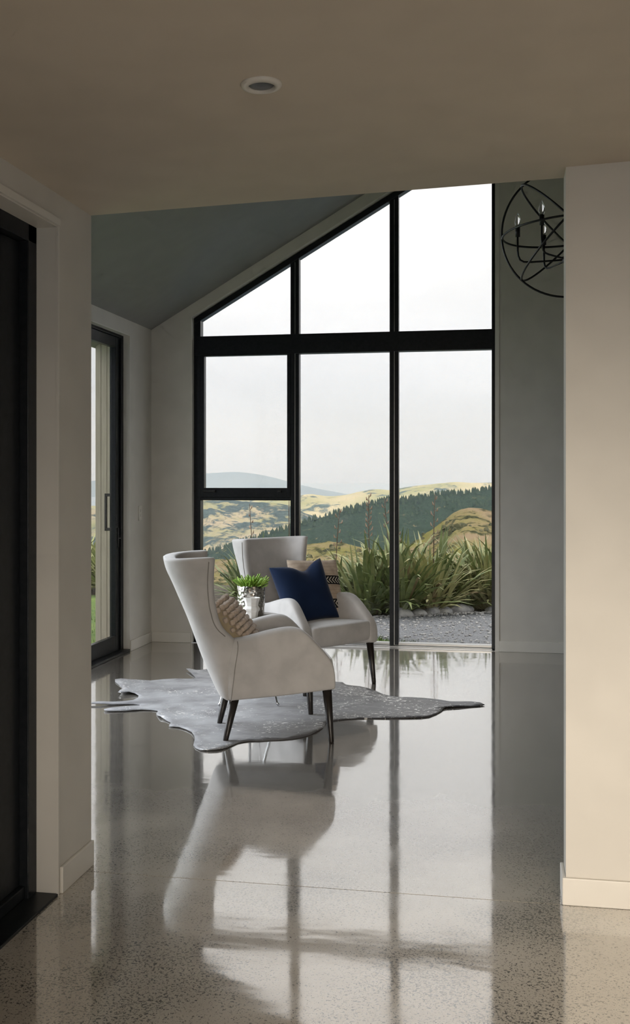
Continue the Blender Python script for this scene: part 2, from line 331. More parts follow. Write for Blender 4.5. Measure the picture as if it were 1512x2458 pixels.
# gable wall above the hall, facing the living room
wf = MB(); wf.prism([(HX, 2.5), (.201, 2.5), (.201, roof(.201) + .1), (HX, roof(HX) + .1)], 3.56, 3.632)
wf.prism([(LX - .3, -.1), (HX - .12, -.1), (HX - .12, roof(HX - .12) + .1), (LX - .3, roof(LX) - .05)], 3.42, 3.60)
wf.prism([(HX - .12, 2.9), (HX, 2.9), (HX, roof(HX) + .1), (HX - .12, roof(HX - .12) + .1)], 3.42, 3.60)
struct(wf.build('wall_front', 'wall'), 'bulkhead wall above the hall opening')
# right wall stub, facing the viewer
wr = MB(); wr.prism([(.201, 0), (RX + .2, 0), (RX + .2, 3.0), (.201, 2.95)], 3.541, 3.665); wr.prism([(.201, 2.9), (RX + .2, 2.9), (RX + .2, 3.0), (RIDGE, 5.1), (.201, roof(.201) + .1)], 3.541, 3.665)
struct(wr.build('wall_hall_right', 'wall'), 'cream wall face bright at the foot on the right')
bb = MB(); bb.box(.189, 4.0, 3.529, 3.541, 0, .09).box(.189, .201, 3.541, 3.677, 0, .09)
struct(bb.build('baseboard_hall_right', 'trim', bevel=.003), 'white skirting board along the cream wall', 'baseboard')
# hall left wall with entry-door opening
wl2 = MB(); wl2.box(HX - .12, HX, 3.31, 3.60, 0, 2.9).box(HX - .12, HX, -1.5, 3.31, 2.262, 2.9).box(HX - .12, HX, -1.5, 2.1, 0, 2.262)
struct(wl2.build('wall_hall_left', 'wall'), 'taupe wall pier beside the black entry door')
struct(MB().box(HX, HX + .012, 3.325, 3.60, 0, .09).build('baseboard_hall_left', 'trim', bevel=.003), 'skirting board at the foot of the taupe pier', 'baseboard')
tr = MB(); tr.box(HX - .005, HX + .010, 2.1, 3.31, 2.262, 2.286).box(HX - .002, HX + .006, 3.302, 3.31, 0, 2.286).box(HX - .075, HX - .0005, 3.306, 3.312, 0.004, 2.264).box(HX - .075, HX, 2.1, 3.31, 2.258, 2.264)
struct(tr.build('trim_1', 'trim'), 'white timber liner around the entry door', 'trim')
# rear hall: unseen wall with an opening added to let light in, right wall
rw = MB(); rw.box(-1.7, 0.0, -1.5, -1.35, 0, 2.9).box(2.45, 4.1, -1.5, -1.35, 0, 2.9).box(0.0, 2.45, -1.5, -1.35, 2.08, 2.9)
struct(rw.build('wall_hall_back', 'wall'), 'unseen wall behind the viewer, opening added to let in light')
struct(MB().box(4.0, 4.15, -1.5, 3.54, 0, 2.95).build('wall_hall_side', 'wall'), 'side wall of the hall out of view')
# living-room skirtings
b1 = MB().box(OR + .002, RX, WY - .012, WY, 0, .088).build('baseboard_back', 'trim', bevel=.003); struct(b1, 'pale skirting right of the tall window', 'baseboard')
b2 = MB().box(LX, OL - .002, WY - .012, WY, 0, .088).build('baseboard_left', 'trim', bevel=.003); struct(b2, 'pale skirting in the corner left of the tall window', 'baseboard')
struct(MB().box(LX, LX + .012, DY1 + .002, WY - .012, 0, .088).build('baseboard_side', 'trim', bevel=.003), 'short skirting between sliding door and room corner', 'baseboard')

# ------------------------------------------------------------------ tall window
FY = 8.75
k_ = 8.75 / 8.69
def wx(x): return x * k_
def wz(z): return 1.4 + (z - 1.4) * k_
win = empty('window_1', (-1.35, FY, 0)); struct(win, 'tall black-framed raked window filling the gable end', 'window')
def wpart(name, m='black', bevel=.003, **kw): return kw['mb'].build(name, m, win, bevel=bevel)
def W(): return MB((-1.35, FY, 0))
xs = dict(fl=wx(-2.646), il=wx(-2.586), m1l=wx(-1.791), m1r=wx(-1.719), m2l=wx(-.944), m2r=wx(-.870), ir=wx(-.101), fr=wx(-.074))
T0, T1 = wz(2.487), wz(2.652)
def ftop(x): return wz(2.79) + .583 * (x - xs['il'])      # underside of raked head
for a, b in (('fl', 'il'), ('ir', 'fr')):
    p = [(xs[a], .0), (xs[b], .0), (xs[b], ftop(xs[b]) + .0), (xs[a], ftop(xs[a]))]
    wpart('frame_jamb', mb=W().prism(p, FY, FY + .09))
wpart('frame_head', mb=W().prism([(xs['fl'], ftop(xs['fl'])), (xs['fr'], ftop(xs['fr'])), (xs['fr'], ftop(xs['fr']) + .055), (xs['fl'], ftop(xs['fl']) + .055)], FY, FY + .09))
for a, b in (('m1l', 'm1r'), ('m2l', 'm2r')):
    mid = (xs[a] + xs[b]) / 2
    wpart('mullion', mb=W().prism([(xs[a], .02), (mid, .02), (mid, ftop(mid)), (xs[a], ftop(xs[a]))], FY, FY + .09))
    wpart('mullion', mb=W().prism([(mid + .003, .02), (xs[b], .02), (xs[b], ftop(xs[b])), (mid + .003, ftop(mid))], FY + .012, FY + .09))
    wpart('mullion_gasket', mb=W().box(mid - .001, mid + .004, FY + .008, FY + .05, .02, ftop(mid) - .01), m='alu', bevel=0)
wpart('transom', mb=W().box(xs['fl'] + .01, xs['fr'] - .01, FY - .006, FY + .09, T0, T1))
wpart('sill', mb=W().box(xs['fl'], xs['fr'], FY + .0, FY + .1, -.02, .012), m='alu')
wpart('sill', mb=W().box(xs['fl'], xs['fr'], FY + .035, FY + .11, .012, .034), m='alu')
wpart('sill_liner', mb=W().box(OL, OR, WY - .004, FY, -.02, .004), m='alu')
for a, b, z0, z1 in (('il', 'm1l', .034, wz(1.235)), ('m1r', 'm2l', .034, T0), ('m2r', 'ir', .034, T0)):
    wpart('glass_pane', mb=W().box(xs[a] - .005, xs[b] + .005, FY + .050, FY + .056, z0 - .004, z1 + .004), m='glass', bevel=0)
for a, b in (('il', 'm1l'), ('m1r', 'm2l'), ('m2r', 'ir')):
    A, B = xs[a] - .005, xs[b] + .005
    wpart('glass_pane', mb=W().prism([(A, T1 - .004), (B, T1 - .004), (B, ftop(B) + .004), (A, ftop(A) + .004)], FY + .05, FY + .056), m='glass', bevel=0)
# opening casement, lower left
SL, SR, SB, ST = wx(-2.552), wx(-1.820), wz(1.342), wz(2.480)
rail = wpart('frame_rail', mb=W().box(xs['il'], xs['m1l'], FY, FY + .09, wz(1.235), wz(1.262)))
sash = W(); sash.box(xs['il'], SL, FY - .004, FY + .06, wz(1.262), T0).box(SR, xs['m1l'], FY - .004, FY + .06, wz(1.262), T0).box(SL, SR, FY - .004, FY + .06, wz(1.262), SB).box(SL, SR, FY - .004, FY + .06, ST, T0)
sash = wpart('casement_sash', mb=sash)
MB((0, 0, 0)).add([v - Vector((-1.35, FY, 0)) for v in MB().box(SL - .005, SR + .005, FY + .03, FY + .036, SB - .004, ST + .004).v], BF).build('glass_pane', 'glass', sash)
for hx in (wx(-2.46), wx(-1.88)):
    h = W(); h.box(hx - .012, hx + .012, FY - .022, FY - .004, wz(1.300), wz(1.324)).box(hx - .10 if hx < -2.3 else hx - .02, hx + .012, FY - .034, FY - .020, wz(1.306), wz(1.320)); h.build('sash_handle', 'iron', sash, bevel=.003)
# white liner
ln = MB(); ln.box(OR - .034, OR, WY - .006, FY + .08, 0.0, otop(OR) + .03).box(OL, OL + .006, WY - .003, FY + .02, 0.0, otop(OL) + .03)
ln.prism([(OL, otop(OL) + .024), (OR, otop(OR) + .024), (OR, otop(OR) + .031), (OL, otop(OL) + .031)], WY - .003, FY + .02)
struct(ln.build('trim_2', 'trim'), 'white reveal liner around the tall window', 'trim')

# ------------------------------------------------------------------ sliding door, left wall
dx0 = LX - .055
sd_ = empty('door_1', (dx0, 7.0, 0)); struct(sd_, 'black-framed glazed sliding door in the left wall', 'door')
def D1(): return MB((dx0, 7.0, 0))
D1().box(dx0 - .10, dx0, DY1 - .055, DY1, 0, DH - .03).build('frame_jamb', 'black', sd_, bevel=.003)
D1().box(dx0 - .10, dx0, DY0, DY0 + .05, 0, DH - .03).build('frame_jamb', 'black', sd_, bevel=.003)
D1().box(dx0 - .10, dx0, DY0, DY1, DH - .03, DH - .0).build('frame_head', 'black', sd_, bevel=.003)
D1().box(dx0 - .12, LX + .002, DY0, DY1, 0, .02).build('threshold', 'black', sd_, bevel=.003)
for i, (y0, y1, xo) in enumerate(((6.90, DY1 - .055, .015), (DY0 + .05, 7.02, .06))):
    px1 = dx0 - xo; px0 = px1 - .04
    lf = D1().box(px0, px1, y1 - .085, y1, .02, DH - .03).box(px0, px1, y0, y0 + .085, .02, DH - .03).box(px0, px1, y0 + .085, y1 - .085, .02, .145).box(px0, px1, y0 + .085, y1 - .085, DH - .115, DH - .03).build('door_leaf', 'black', sd_, bevel=.003)
    D1().box(px0 + .015, px0 + .021, y0 + .08, y1 - .08, .14, DH - .11).build('glass_pane', 'glass', lf)
    if i == 0:
        hy = y1 - .05
        hd = D1(); hd.box(px0 - .06, px0, hy - .012, hy + .012, 1.275, 1.30).box(px0 - .06, px0, hy - .012, hy + .012, .995, 1.02).box(px0 - .066, px0 - .048, hy - .012, hy + .012, .995, 1.30)
        hd.build('door_handle', 'iron', lf, bevel=.003)
        D1().box(px1, px1 + .012, y1 - .02, y1 - .008, .93, .936).build('latch', 'alu', lf)
        D1().box(px1, px1 + .006, y1 - .045, y1 - .02, .86, 1.02).build('latch_plate', 'iron', lf, bevel=.002)
lt = MB(); lt.box(dx0, LX + .0015, DY1 - .006, DY1, 0.02, DH).box(dx0, LX + .0015, DY0, DY1, DH - .006, DH)
struct(lt.build('trim_3', 'trim'), 'white reveal liner of the sliding door', 'trim')
sw = empty('light_switch', (LX, 8.40, 1.13)); tag(sw, 'small white light switch plate beside the sliding door', 'switch')
MB().box(0, .008, -.036, .036, -.062, .062).build('plate', 'trim', sw, bevel=.002)
for z in (-.03, .01): MB().box(.008, .0115, -.01, .01, z, z + .022).build('rocker', 'trim', sw, bevel=.001)

# ------------------------------------------------------------------ entry door, hall left
ex = HX - .075
ed = empty('door_2', (ex, 2.7, 0)); struct(ed, 'black entry door at the left edge, part seen', 'door')
def D2(): return MB((ex, 2.7, 0))
D2().box(ex - .10, ex, 3.245, 3.312, .0, 2.262).build('frame_jamb', 'black', ed, bevel=.003)
D2().box(ex - .10, ex, 2.10, 3.312, 2.20, 2.262).build('frame_head', 'black', ed, bevel=.003)
D2().box(ex - .10, HX + .004, 2.10, 3.306, -.01, .008).build('threshold', 'black', ed, bevel=.002)
D2().box(ex - .09, ex - .012, 2.10, 3.25, .008, .05).build('weather_bar', 'black', ed, bevel=.004)
lf = D2().box(ex - .075, ex - .03, 3.075, 3.243, .05, 2.198).box(ex - .075, ex - .03, 2.12, 2.28, .05, 2.198).box(ex - .075, ex - .03, 2.28, 3.075, .05, .26).box(ex - .075, ex - .03, 2.28, 3.075, 2.05, 2.198).build('door_leaf', 'black', ed, bevel=.004)
D2().box(ex - .062, ex - .045, 2.27, 3.08, .25, 2.06).build('door_panel', 'black', lf)
D2().box(ex - .046, ex - .028, 3.068, 3.078, .25, 2.06).build('panel_bead', 'iron', lf, bevel=.003)

# ------------------------------------------------------------------ downlight
def lathe_down(prof, n=40): return MB().lathe(prof, n=n, cap0=False, cap1=False)
dl_x, dl_y = -.606, 2.575; dl_z = hceil(dl_x)
dl = empty('recessed_downlight', (dl_x, dl_y, dl_z)); dl.rotation_euler = (0, -math.atan(.0408), 0)
tag(dl, 'round white recessed downlight, unlit, in the hall ceiling', 'downlight')
lathe_down([(.034, .0), (.036, -.010), (.050, -.007), (.0525, -.003), (.0525, .002), (.040, .002), (.034, .0)]).build('trim_ring', 'trim', dl, True)
MB().lathe([(.0355, .001), (.030, -.0045), (.016, -.0075), (.0, -.008)], cap0=False, cap1=False).build('lamp_lens', 'lens', dl, True)

# ------------------------------------------------------------------ armchairs
XR = [(.225, -.025), (.393, -.10), (.638, -.19), (.808, -.262), (.93, -.312), (1.0, -.328)]
XW = [(.225, .020), (.40, .042), (.54, .058), (.575, .03), (.605, -.004), (.646, -.030), (.70, -.046), (.746, -.056), (.857, -.065), (1.0, -.058)]
HW = [(.225, .258), (.545, .272), (.70, .283), (.85, .298), (1.0, .313)]
ZT = [(.0, .560), (.056, .561), (.126, .576), (.235, .606), (.33, .622), (.37, .621), (.405, .608), (.44, .580), (.498, .517), (.55, .455), (.566, .425), (.574, .39), (.578, .35)]
ZB = [(0, .224), (.3, .252), (.578, .288)]
def yo(x): return .263 + .094 * x / .578
def make_chair(loc, rz):
    t = empty('armchair', loc, rz)
    # wing back shell
    zl = [.225, .25, .32, .40, .47, .53, .556, .58, .605, .63, .66, .70, .75, .81, .87, .92, .96, .985, 1.0]
    nu = 29; outer = []; inner = []
    for z in zl:
        xr, xw, hw = sinterp(XR, z), sinterp(XW, z), sinterp(HW, z)
        ring = []
        for i in range(nu):
            ph = math.pi * i / (nu - 1); c_, s_ = math.cos(ph), math.sin(ph); e = .62
            y = -hw * math.copysign(abs(c_) ** e, c_) * (1 - .0 * s_); x = xw - (xw - xr) * abs(s_) ** (e * 1.05)
            ring.append(Vector((x, y, z - (.014 * s_ if z > .9 else 0))))
        inn = []
        for i, p in enumerate(ring):
            a = ring[max(0, i - 1)]; b = ring[min(nu - 1, i + 1)]; tn = (b - a); tn.z = 0; tn.normalize()
            nrm = Vector((-tn.y, tn.x, 0))          # points outward? fixed below
            if nrm.x * (p.x - xw - .05) + nrm.y * p.y < 0: nrm = -nrm
            ph = math.pi * i / (nu - 1); tk = .052 + .018 * math.sin(ph) + .03 * math.sin(ph) * max(0, (.75 - z)) * 2
            inn.append(p - nrm * tk + Vector((.0, 0, 0)))
        outer.append(ring); inner.append(inn)
    vs = [p for r in outer for p in r] + [p for r in inner for p in r]; nz_ = len(zl); o = nz_ * nu; fs = []
    for k in range(nz_ - 1):
        for i in range(nu - 1):
            a = k * nu + i; fs.append((a, a + 1, a + nu + 1, a + nu)); fs.append((o + a, o + a + nu, o + a + nu + 1, o + a + 1))
        for i in (0, nu - 1): a = k * nu + i; fs.append((a, a + nu, o + a + nu, o + a))
    for i in range(nu - 1):
        for k in (0, nz_ - 1): a = k * nu + i; fs.append((a, a + 1, o + a + 1, o + a))
    bk = mk('backrest', vs, fs, 'velvet', t, True, 1)
    # seams on the shell
    for s in (-1, 1):
        pts = [];
        for q in range(30):
            z = .575 + (.975 - .575) * q / 29
            xr, xw, hw = sinterp(XR, z), sinterp(XW, z), sinterp(HW, z)
            c_ = .985; x = xw - .036; pts.append((x, s * (hw * .9985 - .0005), z))
        MB().tube(pts, .0028, 6).build('seam', 'seam', bk, True)
        pts = [(sinterp(XW, z) + .004, s * (yo(.05) + .002), z) for z in [.228 + .32 * q / 12 for q in range(13)]]
        MB().tube(pts, .0022, 6).build('seam', 'seam', bk, True)
    # arms
    for s in (-1, 1):
        st = [.0, .03, .07, .126, .18, .235, .29, .33, .37, .405, .44, .47, .50, .53, .55, .564, .572, .578]; vs = []; fs = []; npt = 14
        for k, x in enumerate(st):
            zt, zb = sinterp(ZT, x), interp(ZB, x); ins = .012 if k == len(st) - 1 else (.004 if k == len(st) - 2 else 0)
            y1 = yo(x) - ins; wd = .082 - 2 * ins + .012 * math.sin(math.pi * min(1, x / .5)); r = wd / 2; rt = r * .8
            pr = [(y1 - .004, zb), (y1, zb + .02), (y1 + .003, (zb + zt) / 2), (y1, zt - rt * 1.2), (y1 - r * .10, zt - rt * .55), (y1 - r * .40, zt - rt * .12), (y1 - r, zt), (y1 - r * 1.6, zt - rt * .12), (y1 - r * 1.9, zt - rt * .55), (y1 - wd, zt - rt * 1.2), (y1 - wd, (zb + zt) / 2), (y1 - wd, zb + .02), (y1 - wd + .004, zb), (y1 - r, zb)]
            vs += [Vector((x, s * y, z)) for y, z in pr]
        for k in range(len(st) - 1):
            for j in range(npt): fs.append((k * npt + j, k * npt + (j + 1) % npt, (k + 1) * npt + (j + 1) % npt, (k + 1) * npt + j))
        fs += [tuple(range(npt)), tuple(range((len(st) - 1) * npt, len(st) * npt))]
        mk('armrest', vs, fs, 'velvet', t, True, 1)
    # seat
    def sf(p):
        f = (p.x + .29) / .58; wmul = (.20 + .085 * f) / .285
        crown = .022 * (1 - (p.x / .29) ** 2) * (1 - (p.y / .285) ** 2) if p.z > 0 else .006 * (1 - (p.y / .285) ** 2) * -1
        return Vector((p.x + .29 + .012 * (1 - (p.y / .285) ** 2) * (f ** 6), p.y * wmul, p.z + .358 + crown + .03 * (f - .5) * (1 if p.z > 0 else 1.6)))
    vs, fs = rounded_box((.29, .285, .075), .032, sf); mk('seat', vs, fs, 'velvet', t, True, 1)
    for x0, y0, x1, y1, zt in ((0, .205, .055, .20, .25), (.557, .332, .535, .31, .31)):
        for s in (-1, 1):
            MB().tube([(x0, s * y0, 0), (x0 + (x1 - x0) * .03, s * y0, .006), (x1, s * y1, zt)], [.013, .0145, .027], 16).build('leg', 'legwood', t, True)
    return t
c1 = make_chair((-1.5455, 5.616, 0), R(20)); tag(c1, 'light grey wingback armchair in front, seen from its side and back', 'armchair', 'wingback armchairs on the hide')
c2 = make_chair((-1.534, 7.22, 0), R(-35)); tag(c2, 'light grey wingback armchair by the window, facing the viewer', 'armchair', 'wingback armchairs on the hide')

# ------------------------------------------------------------------ cushions
def pillow_mesh(wd, hd, tk, n=17, pinch=.10, dent=0):
    vs = []; fs = []; idx = {}
    for sgn in (1, -1):
        for i in range(n):
            for j in range(n):
                u = -1 + 2 * i / (n - 1); v = -1 + 2 * j / (n - 1)
                u = math.sin(u * math.pi / 2) * .6 + u * .4; v = math.sin(v * math.pi / 2) * .6 + v * .4
                edge = i in (0, n - 1) or j in (0, n - 1)
                y = u * wd / 2 * (1 - pinch * (1 - v * v)); z = v * hd / 2 * (1 - pinch * (1 - u * u))
                d = dent * math.exp(-((u - .2) / .35) ** 2) * max(0, (v + .1)) ** 1.5
                z -= d
                th_ = ((1 - u ** 4) * (1 - v ** 4)) ** .55
                x = sgn * tk / 2 * th_ * (1 - .6 * d / .08) if not edge else 0
                x += .006 * noise.noise(Vector((u * 2.2, v * 2.2, sgn * 3))) * th_
                if edge and sgn == -1: idx[(sgn, i, j)] = idx[(1, i, j)]
                else: idx[(sgn, i, j)] = len(vs); vs.append((x, y, z))
        for i in range(n - 1):
            for j in range(n - 1):
                q = [idx[(sgn, i, j)], idx[(sgn, i + 1, j)], idx[(sgn, i + 1, j + 1)], idx[(sgn, i, j + 1)]]; fs.append(tuple(q))
    return vs, fs, idx
def place_local(o, chair, loc, lean, yaw, roll):
    mtx = Matrix.Translation(chair.location) @ Matrix.Rotation(chair.rotation_euler.z, 4, 'Z') @ Matrix.Translation(loc) @ Matrix.Rotation(yaw, 4, 'Z') @ Matrix.Rotation(-lean, 4, 'Y') @ Matrix.Rotation(roll, 4, 'X')
    o.matrix_world = mtx
vs, fs, ix = pillow_mesh(.44, .45, .17, dent=.05)
pn = mk('cushion', vs, fs, 'navy', None, True, 1); place_local(pn, c2, (.275, -.065, .635), R(22), R(-12), R(7)); tag(pn, 'navy blue velvet cushion with a dented top on the far armchair', 'cushion', 'cushions on the armchairs')
vs, fs, ix = pillow_mesh(.42, .42, .12, pinch=.04)
pk = mk('cushion', vs, fs, 'kilim', None, True, 1); place_local(pk, c2, (.20, .12, .65), R(20), R(-12), R(-2)); tag(pk, 'beige striped cushion with black chevron bands behind the navy one', 'cushion', 'cushions on the armchairs')
pb = empty('cushion'); vs, fs, ix = pillow_mesh(.40, .40, .13, pinch=.05)
cb_ = mk('cover', vs, fs, 'pilback', pb, True, 1)
bv, bf = rounded_box((.014, .0175, .014), .011, ts=(-1, -.7, 0, .7, 1)); bme = None
random.seed(4)
for i in range(12):
    for j in range(12):
        u = -1 + 2 * (i + .5 + (.25 if j % 2 else -.25)) / 12; v = -1 + 2 * (j + .5) / 12
        if abs(u) > .97: continue
        th_ = ((1 - u ** 4) * (1 - v ** 4)) ** .55
        if bme is None: ob = mk('yarn_bobble', bv, bf, 'bobble', pb, True); bme = ob.data
        else: ob = bpy.data.objects.new('yarn_bobble', bme); COL.objects.link(ob); ob.parent = pb
        ob.location = (.065 * th_ + .004, u * .2 * .97, v * .2 * .97); ob.rotation_euler = (random.uniform(-.5, .5), v * .6, -u * .6 + random.uniform(-.2, .2)); q = random.uniform(.85, 1.12); ob.scale = (q, q, q)
place_local(pb, c1, (.075, -.02, .575), R(36), R(-16), R(2)); tag(pb, 'oatmeal cushion of chunky wool bobbles in the front armchair', 'cushion', 'cushions on the armchairs')

# ------------------------------------------------------------------ hide rug
YC, YS = math.cos(YAW), math.sin(YAW)
rug = [(-2.686, 6.939), (-2.599, 6.986), (-2.434, 6.953), (-2.272, 7.014), (-2.194, 7.075), (-2.155, 7.129), (-2.310, 7.399), (-2.230, 7.379), (-2.164, 7.477), (-1.985, 7.527), (-1.718, 7.472), (-1.445, 7.355), (-1.276, 7.257), (-1.150, 7.126), (-1.104, 7.149), (-1.068, 7.066), (-0.968, 7.010), (-0.846, 6.890), (-0.731, 6.734), (-0.595, 6.720), (-0.446, 6.695), (-0.337, 6.625), (-0.208, 6.661), (-0.120, 6.578), (-0.203, 6.514), (-0.353, 6.451), (-0.374, 6.365), (-0.437, 6.194), (-0.544, 6.142), (-0.675, 6.107), (-0.844, 6.077), (-0.953, 6.013), (-1.009, 5.950), (-1.010, 5.815), (-1.050, 5.641), (-1.133, 5.532), (-1.238, 5.485), (-1.296, 5.456), (-1.344, 5.447), (-1.399, 5.392), (-1.427, 5.282), (-1.467, 5.223), (-1.552, 5.208), (-1.618, 5.308), (-1.641, 5.412), (-1.708, 5.570), (-1.812, 5.670), (-1.876, 5.678), (-1.893, 5.768), (-1.994, 5.879), (-2.054, 5.979), (-2.072, 6.056), (-2.175, 6.061), (-2.263, 6.010), (-2.382, 5.988), (-2.387, 6.070), (-2.228, 6.171), (-2.283, 6.210), (-2.402, 6.163), (-2.543, 6.138), (-2.560, 6.172), (-2.429, 6.233), (-2.326, 6.328), (-2.337, 6.456), (-2.417, 6.495), (-2.484, 6.470), (-2.521, 6.657), (-2.619, 6.814)]

def smooth_loop(p):
    n = len(p); out = []
    for i in range(n):
        a, b, c, d = [Vector(p[(i + k) % n]) for k in (-1, 0, 1, 2)]
        for t in (0, .5):
            out.append(.5 * ((2 * b) + (c - a) * t + (2 * a - 5 * b + 4 * c - d) * t * t + (-a + 3 * b - 3 * c + d) * t ** 3))
    return out
def inside(p, poly):
    r = False; j = len(poly) - 1
    for i in range(len(poly)):
        a, b = poly[i], poly[j]
        if (a[1] > p[1]) != (b[1] > p[1]) and p[0] < (b[0] - a[0]) * (p[1] - a[1]) / (b[1] - a[1]) + a[0]: r = not r
        j = i
    return r
def sheet(name, loop, step, zfun, thick, m, parent=None, rim=True):
    n = len(loop); xs_ = [p[0] for p in loop]; ys_ = [p[1] for p in loop]; pts = [Vector(p) for p in loop]
    y = min(ys_); k = 0
    while y < max(ys_):
        x = min(xs_) + (step / 2 if k % 2 else 0)
        while x < max(xs_):
            if inside((x, y), loop) and min((Vector((x, y)) - q).length for q in pts[:n]) > step * .45: pts.append(Vector((x, y)))
            x += step
        y += step * .87; k += 1
    v2, e2, f2, a_, b_, c_ = delaunay_2d_cdt(pts, [], [list(range(n))], 1, 1e-5)
    N_ = len(v2); top = [(v.x, v.y, zfun(v.x, v.y)) for v in v2]
    vs = top + [(x, y, z - thick) for x, y, z in top]; fs = []; cnt = {}
    for f in f2:
        fs.append(tuple(f)); fs.append(tuple(i + N_ for i in reversed(f)))
        for i in range(len(f)):
            e = (f[i], f[(i + 1) % len(f)]); cnt[e] = 1
    for (a, b) in list(cnt):
        if (b, a) not in cnt: fs.append((b, a, a + N_, b + N_))
    return mk(name, vs, fs, m, parent, True)
lp = smooth_loop(rug)
def rz_(x, y):
    p = Vector((x * 3.1, y * 3.1, 0)); d = min((Vector((x, y)) - q).length for q in lp)
    e = math.exp(-d / .05)
    return .0055 + .006 * max(0, noise.noise(p)) + .004 * max(0, noise.noise(p * 3)) + e * .022 * max(0, noise.noise(Vector((x * 5, y * 5, 7)))) 
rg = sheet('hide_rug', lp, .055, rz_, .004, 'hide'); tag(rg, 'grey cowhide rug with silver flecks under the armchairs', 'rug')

# ------------------------------------------------------------------ side table and what stands on it
TX, TY, TZ = -1.575, 6.36, .555
tb = empty('side_table', (TX, TY, 0)); tag(tb, 'small round side table on chrome legs between the armchairs', 'table')
MB().lathe([(.0, TZ - .02), (.205, TZ - .02), (.213, TZ - .016), (.215, TZ - .008), (.212, TZ - .002), (.207, TZ), (.0, TZ)], cap0=False, cap1=False, n=48).build('tabletop', 'tabletop', tb, True)
for a in (222, 342, 102):
    c_, s_ = math.cos(R(a)), math.sin(R(a))
    MB().tube([(.215 * c_, .215 * s_, .016), (.20 * c_, .20 * s_, .03), (.06 * c_, .06 * s_, TZ - .03), (.05 * c_, .05 * s_, TZ - .018)], .009, 10).build('leg', 'chrome', tb, True)
MB().lathe([(.0, TZ - .04), (.09, TZ - .04), (.09, TZ - .02), (.0, TZ - .02)], cap0=False, cap1=False).build('hub', 'chrome', tb, True)
pot = empty('planter', (TX + .005, TY + .03, TZ)); tag(pot, 'hammered silver pot holding a spiky succulent', 'planter')
MB().lathe([(.0, 0), (.078, 0), (.083, .006), (.0865, .08), (.0875, .165), (.0885, .188), (.0855, .190), (.082, .186), (.080, .165), (.0, .162)], n=48, cap0=False, cap1=False).build('pot', 'silver', pot, True)
MB().lathe([(.0, .171), (.081, .166)], cap0=False, cap1=False).build('soil', 'soil', pot)
suc = empty('succulent', pot.location + Vector((0, 0, .165))); tag(suc, 'spiky bright green succulent in the silver pot', 'plant')
random.seed(7)
lv = []; 
for L_, bend in ((.082, .25), (.07, .45), (.092, .1)):
    vs = []; n = 6
    for k in range(n + 1):
        t = k / n; a = bend * t; x = L_ * (t * math.sin(.0) + bend * t * t * .6); z = L_ * (t - .15 * bend * t * t); wd = .0095 * (1 - t) ** .7 * (1 + .8 * t) + .0004
        vs += [(x, -wd, z), (x + .003, 0, z), (x, wd, z), (x - .004, 0, z)]
    fs = [(k * 4 + j, k * 4 + (j + 1) % 4, k * 4 + 4 + (j + 1) % 4, k * 4 + 4 + j) for k in range(n) for j in range(4)]
    ob = mk('leaf', vs, fs, 'succ', suc, True); lv.append(ob.data); 
    ob.rotation_euler = (.1, .2, len(lv) * 2.1)
for i in range(120):
    rr = random.random() ** .6 * .068; a = random.uniform(0, 6.28); ob = bpy.data.objects.new('leaf', random.choice(lv)); COL.objects.link(ob); ob.parent = suc
    ob.location = (rr * math.cos(a), rr * math.sin(a), random.uniform(0, .010))
    til = rr / .068 * .85 + random.uniform(-.15, .15); ob.rotation_euler = (Matrix.Rotation(a + random.uniform(-.5, .5), 4, 'Z') @ Matrix.Rotation(til, 4, 'Y')).to_euler(); q = random.uniform(.8, 1.1); ob.scale = (q, q, q)
CX, CY = TX + .045, TY - .115
cup = MB().lathe([(.0, 0), (.034, 0), (.037, .004), (.042, .04), (.0505, .052), (.0525, .062), (.047, .070), (.0405, .078), (.044, .10), (.0515, .122), (.0535, .128), (.050, .128), (.046, .11), (.038, .08), (.036, .02), (.0, .015)], n=9, cap0=False, cap1=False).build('vase', 'ceramic', None, False, bevel=.0015)
cup.location = (CX, CY, TZ); tag(cup, 'small faceted white ceramic vase in front of the silver pot', 'vase')

# ------------------------------------------------------------------ orb chandelier
CH = Vector((.340, 5.755, 2.745)); RO = .354
ch = empty('orb_chandelier', CH, YAW - .24); tag(ch, 'black iron orb chandelier with candle bulbs behind the cream wall', 'chandelier')
def ring(ax1, ax2, r, n=72): return [Vector(ax1) * r * math.cos(2 * math.pi * i / n) + Vector(ax2) * r * math.sin(2 * math.pi * i / n) for i in range(n)]
up_, xx, nn = Vector((0, 0, 1)), Vector((1, 0, 0)), Vector((0, 1, 0))
MB().tube(ring(xx, up_, RO), .0058, 8, True).build('ring', 'iron', ch, True)
for a in (-4, 45, 90, 135):
    d = xx * math.cos(R(a)) + up_ * math.sin(R(a)) * (-1); MB().tube(ring(d, nn, RO - .004), .0058, 8, True).build('ring', 'iron', ch, True)
MB().lathe([(.0, -.185), (.02, -.18), (.034, -.165), (.034, -.14), (.015, -.125), (.008, -.12), (.008, .35), (.0, .35)], cap0=False, cap1=False, n=20).build('hub', 'iron', ch, True)
zc = roof(CH.x) - CH.z
MB().tube([(0, 0, .34), (0, 0, zc - .03)], .006, 8).build('stem', 'iron', ch, True)
MB().lathe([(.0, zc - .03), (.06, zc - .03), (.065, zc - .01), (.065, zc - .001), (.0, zc - .001)], cap0=False, cap1=False).build('canopy', 'iron', ch, True)
